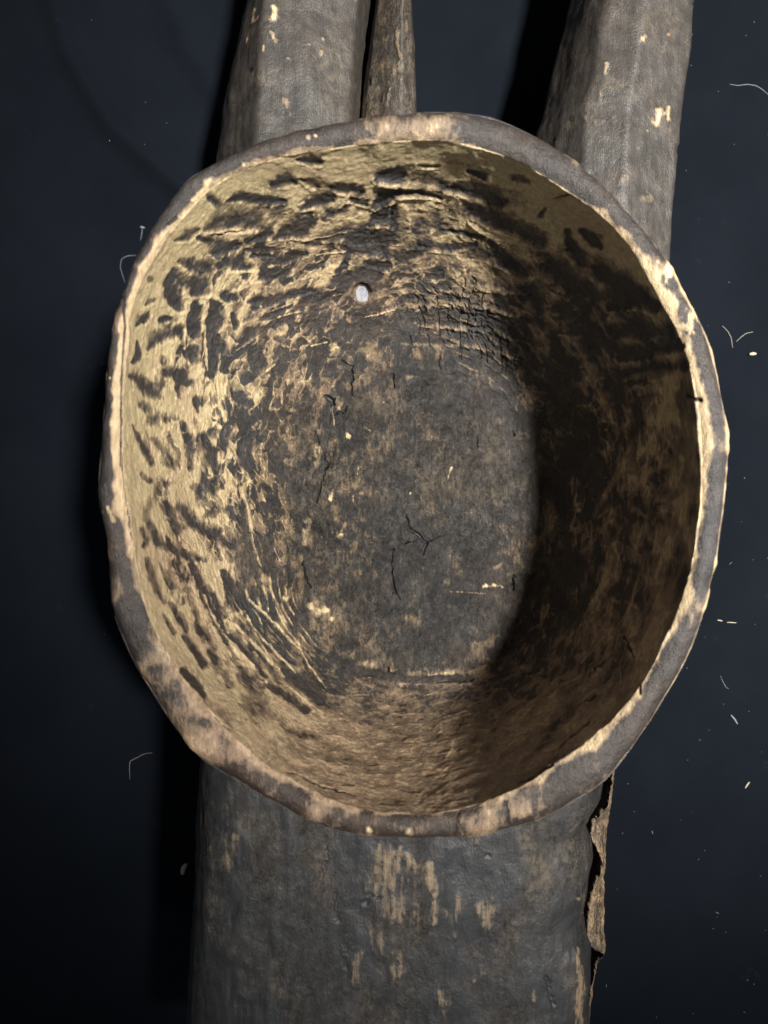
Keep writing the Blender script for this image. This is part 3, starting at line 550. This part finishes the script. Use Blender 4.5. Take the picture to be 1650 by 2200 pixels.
    # rim: cross cracks and pale nicks
    for q in ([(985,1745,2.5),(975,1795,2.5)], [(1085,1720,3),(1092,1770,3)], [(1505,860,3),(1480,850,3)]): p.crack(q, 0.0012, 0.8)
    for q in ([(417,430,6)], [(525,355,5)], [(245,1118,4),(232,1090,3)], [(215,1100,4)], [(660,296,5)], [(680,290,3)], [(795,1785,5)], [(880,1786,6)], [(450,385,3),(440,410,4)], [(360,485,3)], [(1430,580,16)], [(1480,700,14),(1490,680,10)], [(235,810,3)]): p.light(q, 0.8, 0.0, 0.8, 0.2, rough=1.8, soft=0.9)
    p.L += inner * (fbm(v * 190, 3, 55) * 0.30) * (1 - p.gloss)
    p.tone += inner * fbm(v * 60, 2, 56) * 0.5
    p.dust = np.where(wall, np.maximum(p.dust, 0.14 * (1 - calm)), p.dust)
    v2 = v + nr * p.h[:, None]
    f = grid_faces(len(rows), NT, True)
    # close the underside
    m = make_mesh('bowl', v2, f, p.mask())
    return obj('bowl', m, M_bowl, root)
bowl = build_bowl()

# ------------------------------------------------------------------ trunk below the bowl
def tube_grid(secs, nv):
    return np.array(secs)
def build_trunk():
    nY, nX = 420, 360
    pys = np.linspace(1560, 2420, nY)
    le = np.interp(pys, [1380,1650,1900,2200,2420], [440,428,420,402,390])
    jag = [(1380,1320),(1640,1300),(1687,1297),(1733,1290),(1767,1267),(1787,1254),(1827,1270),(1860,1273),(1900,1264),(1933,1260),(1977,1252),(2017,1260),(2043,1271),(2100,1270),(2200,1266),(2420,1250)]
    re = np.interp(pys, [a for a, b in jag], [b for a, b in jag])
    zt = np.interp(pys, [1560, 2420], [0.1885, 0.1700])
    rows = []; uu = np.linspace(0, 1, nX)
    for py, l, r, z in zip(pys, le, re, zt):
        zl, zrr = 0.140, 0.150
        Yc = P(825, py, z - 0.02)[1]
        xl = (l - 825) / F * (H - zl); xr = (r - 825) / F * (H - zrr)
        xs = []; zs = []
        for u in uu:
            if u < 0.2:                                   # left flank, up from the cloth
                t = u / 0.2; xs.append(xl + 0.030 * (1 - t) ** 1.3); zs.append(0.003 + (zl - 0.003) * t)
            elif u < 0.86:                                # the top
                t = (u - 0.2) / 0.66; s = 2 * t - 1
                zz = zl + (z - zl) * (1 - abs(s) ** 6) if s < 0 else zrr + (z - zrr) * (1 - abs(s) ** 5)
                xs.append(xl + (xr - xl) * (0.5 - 0.5 * math.cos(math.pi * t)) * 0.55 + (xr - xl) * t * 0.45); zs.append(zz)
            else:                                         # broken right flank, undercut
                t = (u - 0.86) / 0.14; xs.append(xr - 0.030 * t ** 0.6); zs.append(zrr - (zrr - 0.003) * t)
        rows.append(np.column_stack([xs, np.full(nX, Yc), zs]))
    g = np.array(rows)
    q = g[..., :2] - CR; an = np.arctan2(q[..., 1], q[..., 0]) % (2 * np.pi); rr = np.hypot(q[..., 0], q[..., 1])
    a_ = np.interp(an, TH, np.hypot(*(R_IN - CR).T), period=2 * np.pi); b_ = np.interp(an, TH, np.hypot(*(R_OUT - CR).T), period=2 * np.pi)
    lim = 0.05 + 0.15 * sstep(0.15, 0.75, (rr - a_) / (b_ - a_))     # the trunk ends in the bowl's wall
    g[..., 2] = np.minimum(g[..., 2], lim)
    nr = -grid_normals(g, False).reshape(-1, 3); v = g.reshape(-1, 3)
    if nr[nX * 200 + nX // 2][2] < 0: nr = -nr
    u = np.tile(uu, nY); p = Painter(v, nr, (u >= 0.2) & (u <= 0.86))
    n1 = fbm(v * 38, 3, 61); n2 = fbm(v * 110, 3, 62); n3 = fbm(v * np.array([260, 60, 200]), 3, 63)
    n4 = fbm(v * np.array([60, 22, 60]), 3, 66); p.L = 0.13 + n1 * 0.5 + n2 * 0.25; p.tone = np.clip(0.15 + n4 * 1.2, 0, 1); p.dust = np.clip(0.30 + n2 * 1.0 + n4 * 1.6, 0.03, 1)
    p.h = n1 * 0.003 + n3 * 0.0013 + n2 * 0.0010
    for q in ([(825,1830,28),(830,1900,42),(835,1960,44),(820,2010,26)], [(920,1860,8),(922,1900,10)], [(931,1920,4),(935,1980,6)], [(1020,1800,18)], [(1050,1950,20),(1045,1990,16)], [(1240,2040,6),(1248,2100,7),(1244,2160,10),(1246,2200,10)], [(1147,2130,5),(1145,2150,4)], [(1173,2120,4)], [(1035,2090,10),(1020,2110,6)], [(505,1795,7)],
        [(862,1830,14),(880,1850,10)], [(770,2050,10),(760,2110,12)], [(860,2080,20)], [(950,2150,18)], [(1258,1960,3)], [(1240,1930,3)], [(980,2010,5)]): p.light(q, rng.uniform(.5, .72), -0.0002, 0.56, 0.35, rough=1.0, soft=0.9)
    for q in ([(1130,1985,50),(1180,1980,30)], [(560,1900,50),(640,1880,40)], [(500,2100,60)], [(700,2160,60)]): p.dark(q, 0.6, 0.0002, soft=0.8)
    for q in ([(700,1800,2),(705,1850,3),(690,1880,2)], [(715,1920,2),(725,1980,3)], [(800,1925,5)], [(788,1940,4),(812,1930,3)], [(745,2030,2),(740,2080,3)], [(1050,1840,4)], [(1175,2100,3),(1190,2160,3)]): p.crack(q, 0.0015, 0.7)
    m = make_mesh('trunk', v + nr * p.h[:, None], grid_faces(nY, nX, False), p.mask())
    return obj('trunk', m, M_body, root)
trunk = build_trunk()

def build_sliver():
    zz = lambda a: [(900 + x / 3.0, 1600 + y / 3.0) for x, y in a]
    Lp = zz([(1246,150),(1245,240),(1215,400),(1120,510),(1105,580),(1160,700),(1190,780),(1130,910),(1100,1050),(1085,1150),(1090,1290),(1130,1325),(1185,1343),(1188,1362),(1140,1425),(1108,1600),(1090,1780),(1075,2100)])
    Rp = zz([(1262,150),(1255,240),(1230,480),(1200,750),(1205,850),(1190,920),(1195,1100),(1195,1290),(1205,1345),(1198,1365),(1150,1424),(1118,1600),(1100,1780),(1085,2100)])
    ys = np.linspace(1652, 2290, 260)
    lx = np.interp(ys, [b for a, b in Lp], [a for a, b in Lp]); rx = np.interp(ys, [b for a, b in Rp], [a for a, b in Rp])
    nn = fbm(np.column_stack([ys * 0.12, ys * 0, ys * 0]), 3, 71)
    lx = lx + nn * 5; rx = np.maximum(rx + np.roll(nn, 40) * 3, lx + 2.2)
    rows = []
    for y, a, b in zip(ys, lx, rx):
        A = P(a, y, 0.138); B = P(b, y, 0.126); Y = A[1]
        r = [(A[0] + 0.004, Y, 0.02)]
        r += [(A[0], Y, 0.132), (A[0], Y, 0.138)]
        for t in np.linspace(0, 1, 22)[1:]:
            r.append((A[0] + (B[0] - A[0]) * t, Y, 0.138 - 0.012 * t ** 1.5))
        r += [(B[0] - 0.001, Y, 0.08), (B[0] - 0.008, Y, 0.003)]
        rows.append(r)
    g = np.array(rows); v = g.reshape(-1, 3); nr = grid_normals(g, False).reshape(-1, 3)
    if nr[26 * 60 + 12][2] < 0: nr = -nr
    p = Painter(v, nr, np.ones(len(v), bool)); n2 = fbm(v * 150, 3, 72)
    p.L = 0.38 + n2 * 0.25; p.tone[:] = 0.45; p.dust = np.clip(0.9 + n2, 0, 1); p.h = n2 * 0.0010 + fbm(v * 500, 2, 73) * 0.0006
    m = make_mesh('split_sliver', v + nr * p.h[:, None], grid_faces(len(rows), g.shape[1], False), p.mask())
    o = obj('split_sliver', m, M_leg, trunk); o['label'] = 'jagged pale sliver split from the right side of the trunk'
build_sliver()

# ------------------------------------------------------------------ legs above the bowl
def build_leg(name, left, right, py0, py1, zmid, zbot, ztop, facets, seed, strokes, base=(0.16, 0.2, 0.55), bowlside=None):
    """faceted pole: left/right outlines as (x, y); facets = [(y, [corner positions 0..1 across the top])]"""
    nY, nA = 300, 200
    pys = np.linspace(py0, py1, nY)
    lx = np.interp(pys, [b for a, b in left], [a for a, b in left]); rx = np.interp(pys, [b for a, b in right], [a for a, b in right])
    fy = [f[0] for f in facets]; fc = np.array([f[1] for f in facets])
    rows = []; th = np.linspace(0, 1, nA, endpoint=False)
    for py, l, r in zip(pys, lx, rx):
        Y = P(825, py, zmid)[1]; xl = (l - 825) / F * (H - zmid); xr = (r - 825) / F * (H - zmid)
        cs = [np.interp(py, fy, fc[:, i]) for i in range(fc.shape[1])]
        # corners of the section, clockwise from the left edge over the top to the right edge and back below
        cor = [(0.0, zmid)] + [(c, zt_) for c, zt_ in zip(cs, ztop)] + [(1.0, zmid)] + [(0.86, zbot), (0.14, zbot)]
        cor = np.array([(xl + (xr - xl) * a, z) for a, z in cor]); cl = np.vstack([cor, cor[:1]])
        sl = np.linalg.norm(np.diff(cl, axis=0), axis=1); cum = np.concatenate([[0], np.cumsum(sl)]) / sl.sum()
        X = np.interp(th, cum, cl[:, 0]); Zc = np.interp(th, cum, cl[:, 1])
        for _ in range(2):                                # soften the arrises
            X = 0.5 * X + 0.25 * (np.roll(X, 1) + np.roll(X, -1)); Zc = 0.5 * Zc + 0.25 * (np.roll(Zc, 1) + np.roll(Zc, -1))
        rows.append(np.column_stack([X, np.full(nA, Y), Zc]))
    g = np.array(rows); nr = grid_normals(g, True).reshape(-1, 3); v = g.reshape(-1, 3)
    top = v[:, 2] >= zmid - 0.001
    i = nA * 150 + int(np.argmax(rows[150][:, 2]))
    if nr[i][2] < 0: nr = -nr
    p = Painter(v, nr, top)
    n1 = fbm(v * 40, 3, seed); n2 = fbm(v * 130, 3, seed + 3); n3 = fbm(v * np.array([300, 70, 300]), 3, seed + 6)
    p.L = base[0] + n1 * 0.24 + n2 * 0.14; p.tone = np.clip(base[1] + n1 * 0.6, 0, 1); p.dust = np.clip(base[2] + n2 * 0.9, 0.1, 1)
    p.h = n1 * 0.0022 + n3 * 0.0009 + n2 * 0.0008
    for q, val in strokes: p.light([(a, b, r * 0.85) for a, b, r in q], 0.85, -0.0002, val * 0.72, 0.2, rough=1.6, soft=0.8)
    for _ in range(34):
        j = rng.integers(0, nY * nA)
        if top[j]:
            x, y = p.px[j]; a = rng.uniform(1, 2.5); p.crack([(x, y, a), (x + rng.normal(0, 3), y + rng.uniform(3, 14), a)], 0.0010, 0.7)
    f = grid_faces(nY, nA, True)
    m = make_mesh(name, v + nr * p.h[:, None], f, p.mask())
    o = obj(name, m, M_leg, root)
    return o
build_leg('leg', [(575,-330),(545,-80),(530,0),(505,120),(480,230),(465,340),(460,620)], [(830,-330),(802,-80),(797,0),(780,120),(773,240),(765,620)], -330, 640, 0.070, 0.004,
    [0.088, 0.118, 0.117, 0.100], [(-330, [.12,.34,.62,.93]), (0, [.08,.30,.62,.95]), (120, [.08,.31,.63,.95]), (280, [.10,.36,.70,.96]), (640, [.1,.36,.70,.95])], 81,
    [([(548,20,3),(543,45,4)], .95), ([(588,18,5),(592,35,7)], .95), ([(585,38,4),(580,45,3)], .95), ([(587,80,9),(590,90,7)], .95), ([(566,98,4),(566,108,4)], .95), ([(532,85,3),(530,92,2)], .9), ([(540,50,2),(555,38,3)], .9), ([(694,85,4)], .85), ([(662,95,2)], .85), ([(693,112,3),(693,118,2)], .8), ([(618,127,3)], .8), ([(615,215,10),(622,245,7)], .55), ([(580,275,5)], .5)], base=(0.13, 0.25, 0.22))
build_leg('leg', [(1300,-330),(1245,-80),(1225,0),(1200,100),(1165,250),(1150,290),(1120,640)], [(1500,-330),(1487,-80),(1483,0),(1470,170),(1450,330),(1432,530),(1424,640)], -330, 660, 0.070, 0.004,
    [0.094, 0.110, 0.117, 0.097], [(-330, [.10,.30,.62,.93]), (0, [.12,.26,.52,.92]), (120, [.12,.22,.48,.92]), (250, [.12,.24,.50,.92]), (660, [.12,.28,.55,.93])], 91,
    [([(1385,86,6)], .9), ([(1433,76,4)], .9), ([(1303,140,5),(1302,152,5)], .9), ([(1412,240,9),(1408,262,8)], .97), ([(1437,232,4),(1433,258,4)], .97), ([(1425,245,3)], .9), ([(1390,282,3)], .8), ([(1290,210,8),(1288,200,6)], .5), ([(1262,250,16),(1280,262,12)], .5), ([(1385,425,10),(1400,430,8)], .55), ([(1372,318,5)], .6), ([(1280,10,4)], .4), ([(1335,380,8)], .55)], base=(0.14, 0.32, 0.22))
peg = build_leg('peg', [(835,-330),(812,-80),(808,0),(790,120),(775,240),(765,560)], [(880,-330),(884,-80),(885,0),(893,130),(896,235),(885,560)], -330, 580, 0.070, 0.035,
    [0.080, 0.092, 0.096, 0.086], [(-330, [.10,.45,.70,.92]), (0, [.10,.55,.75,.92]), (100, [.10,.50,.70,.92]), (240, [.12,.46,.72,.94]), (580, [.1,.46,.72,.92])], 101,
    [([(853,60,3),(852,95,5),(860,125,4)], .6), ([(862,170,4)], .6), ([(835,190,3),(828,225,4)], .5)], base=(0.20, 0.45, 0.7))
peg['label'] = 'slim brownish peg between the two thick legs'

# ------------------------------------------------------------------ lint, hairs and crumbs on the cloth
def fibre(name, pts, r, mat, label, cat, z=None, group=None, blob=None):
    q = []
    for a in pts:
        q.append(P(*a) if len(a) > 2 else on_cloth(a[0], a[1], 0.75 * r))
    q = np.array(q); t = np.linspace(0, len(q) - 1, 8 * len(q)); k = np.arange(len(q))
    c = np.column_stack([np.interp(t, k, q[:, i]) for i in range(3)])
    for _ in range(6): c[1:-1] = 0.5 * c[1:-1] + 0.25 * (c[:-2] + c[2:])
    rows = []; n = 6
    for i, pt in enumerate(c):
        d = c[min(i + 1, len(c) - 1)] - c[max(i - 1, 0)]; d /= np.linalg.norm(d) + 1e-9
        s = np.cross(d, (0, 0, 1.0)); s = s / (np.linalg.norm(s) + 1e-9) if np.linalg.norm(s) > 1e-4 else np.array([1.0, 0, 0])
        u = np.cross(s, d); e = i / (len(c) - 1)
        rr = 0.75 * r * (0.35 + 0.65 * math.sin(math.pi * min(max(e, 0.08), 0.92)) ** 0.5)
        if blob and e < 0.25: rr = r * blob * max(0.35, math.sin(math.pi * min(e / 0.25 + 0.12, 1)))
        rows.append([pt + rr * (s * math.cos(a) + u * math.sin(a)) for a in np.linspace(0, 2 * math.pi, n, endpoint=False)])
    o = obj(name, make_mesh(name, np.array(rows).reshape(-1, 3), grid_faces(len(rows), n, True)), mat)
    tag(o, label, cat, group)
    return o
ZT = 0.213
fibre('thread', [(292,549,ZT),(275,549,ZT+.004),(261,556,ZT+.003),(258,574,ZT),(263,590,ZT-.003),(268,606,ZT-.006)], 0.00020, M_lint, 'white thread curling off the left edge of the bowl rim', 'thread')
fibre('thread', [(306,486,ZT+.004),(305,500,ZT+.003),(302,516,ZT+.002)], 0.00020, M_lint, 'short thread with a pale fluff knot standing at the upper left rim', 'thread', blob=6.5)
fibre('hair', [(327,1617),(308,1620),(294,1628),(279,1635),(278,1650),(279,1674)], 0.00022, M_hair, 'pale bent hair on dark cloth left of the trunk', 'hair')
fibre('thread', [(1568,181),(1585,184),(1605,181),(1625,184),(1640,194),(1660,212)], 0.00034, M_lint, 'long wavy pale thread on cloth at upper right', 'thread')
fibre('hair', [(1552,700),(1564,712),(1571,726),(1574,747)], 0.00030, M_hair, 'curved hair on cloth right of the bowl, nearer the rim of two', 'hair')
fibre('hair', [(1582,734),(1592,724),(1603,716),(1618,713)], 0.00030, M_hair, 'short curved hair on cloth right of the bowl, farther from the rim', 'hair')
fibre('seed', [(1610,761),(1617,760),(1624,760)], 0.0018, M_grain, 'tiny pale seed on cloth right of the bowl below two hairs', 'seed')
fibre('straw', [(1541,1332),(1552,1334)], 0.0006, M_grain, 'short straw bit on cloth right of the bowl, nearer the rim of two', 'straw')
fibre('straw', [(1562,1337),(1582,1338)], 0.0005, M_grain, 'short straw bit on cloth right of the bowl, farther from the rim', 'straw')
fibre('straw', [(1601,1693),(1605,1686),(1610,1680)], 0.0010, M_grain, 'bright straw crumb on cloth at lower right', 'straw')
fibre('hair', [(1548,1452),(1553,1465),(1560,1477),(1566,1480)], 0.00025, M_lint, 'thin faint hair on cloth beside the lower right rim', 'hair')
fibre('flake', [(1570,1536),(1578,1545),(1584,1555)], 0.0010, M_lint, 'small pale flake on cloth right of the bowl lower edge', 'flake')
fibre('chip', [(400,1856),(394,1866),(392,1878)], 0.0026, M_grain, 'dull tan chip in the shadow left of the trunk', 'chip')
def build_dust():
    V = []; Fc = []; n = 0
    for _ in range(120):
        if rng.random() < 0.7: x, y = rng.uniform(1280, 1700), rng.uniform(30, 2250)
        else: x, y = rng.uniform(-40, 900), rng.uniform(-20, 2250)
        c = on_cloth(x, y, 0.0); L = rng.uniform(0.00015, 0.0005) if rng.random() < 0.85 else rng.uniform(0.0008, 0.002); wd = rng.uniform(0.0001, 0.0002)
        a = rng.uniform(0, math.pi); d = np.array([math.cos(a), math.sin(a), 0]); s = np.array([-d[1], d[0], 0]); b = rng.normal(0, 0.25) * L
        base = [c - d * L - s * wd, c + d * L - s * wd, c + d * L + s * wd, c - d * L + s * wd]
        base = [q + s * (b if i in (1, 2) else 0) for i, q in enumerate(base)]
        V += base + [q + np.array([0, 0, wd * 1.6]) for q in base]
        Fc += [[n + i for i in q] for q in ((0,3,2,1), (4,5,6,7), (0,1,5,4), (1,2,6,5), (2,3,7,6), (3,0,4,7))]; n += 8
    o = obj('dust_specks', make_mesh('dust_specks', np.array(V), np.array(Fc), smooth=False), M_lint)
    tag(o, 'fine pale dust and lint specks scattered over the black cloth', 'dust', kind='stuff')
build_dust()
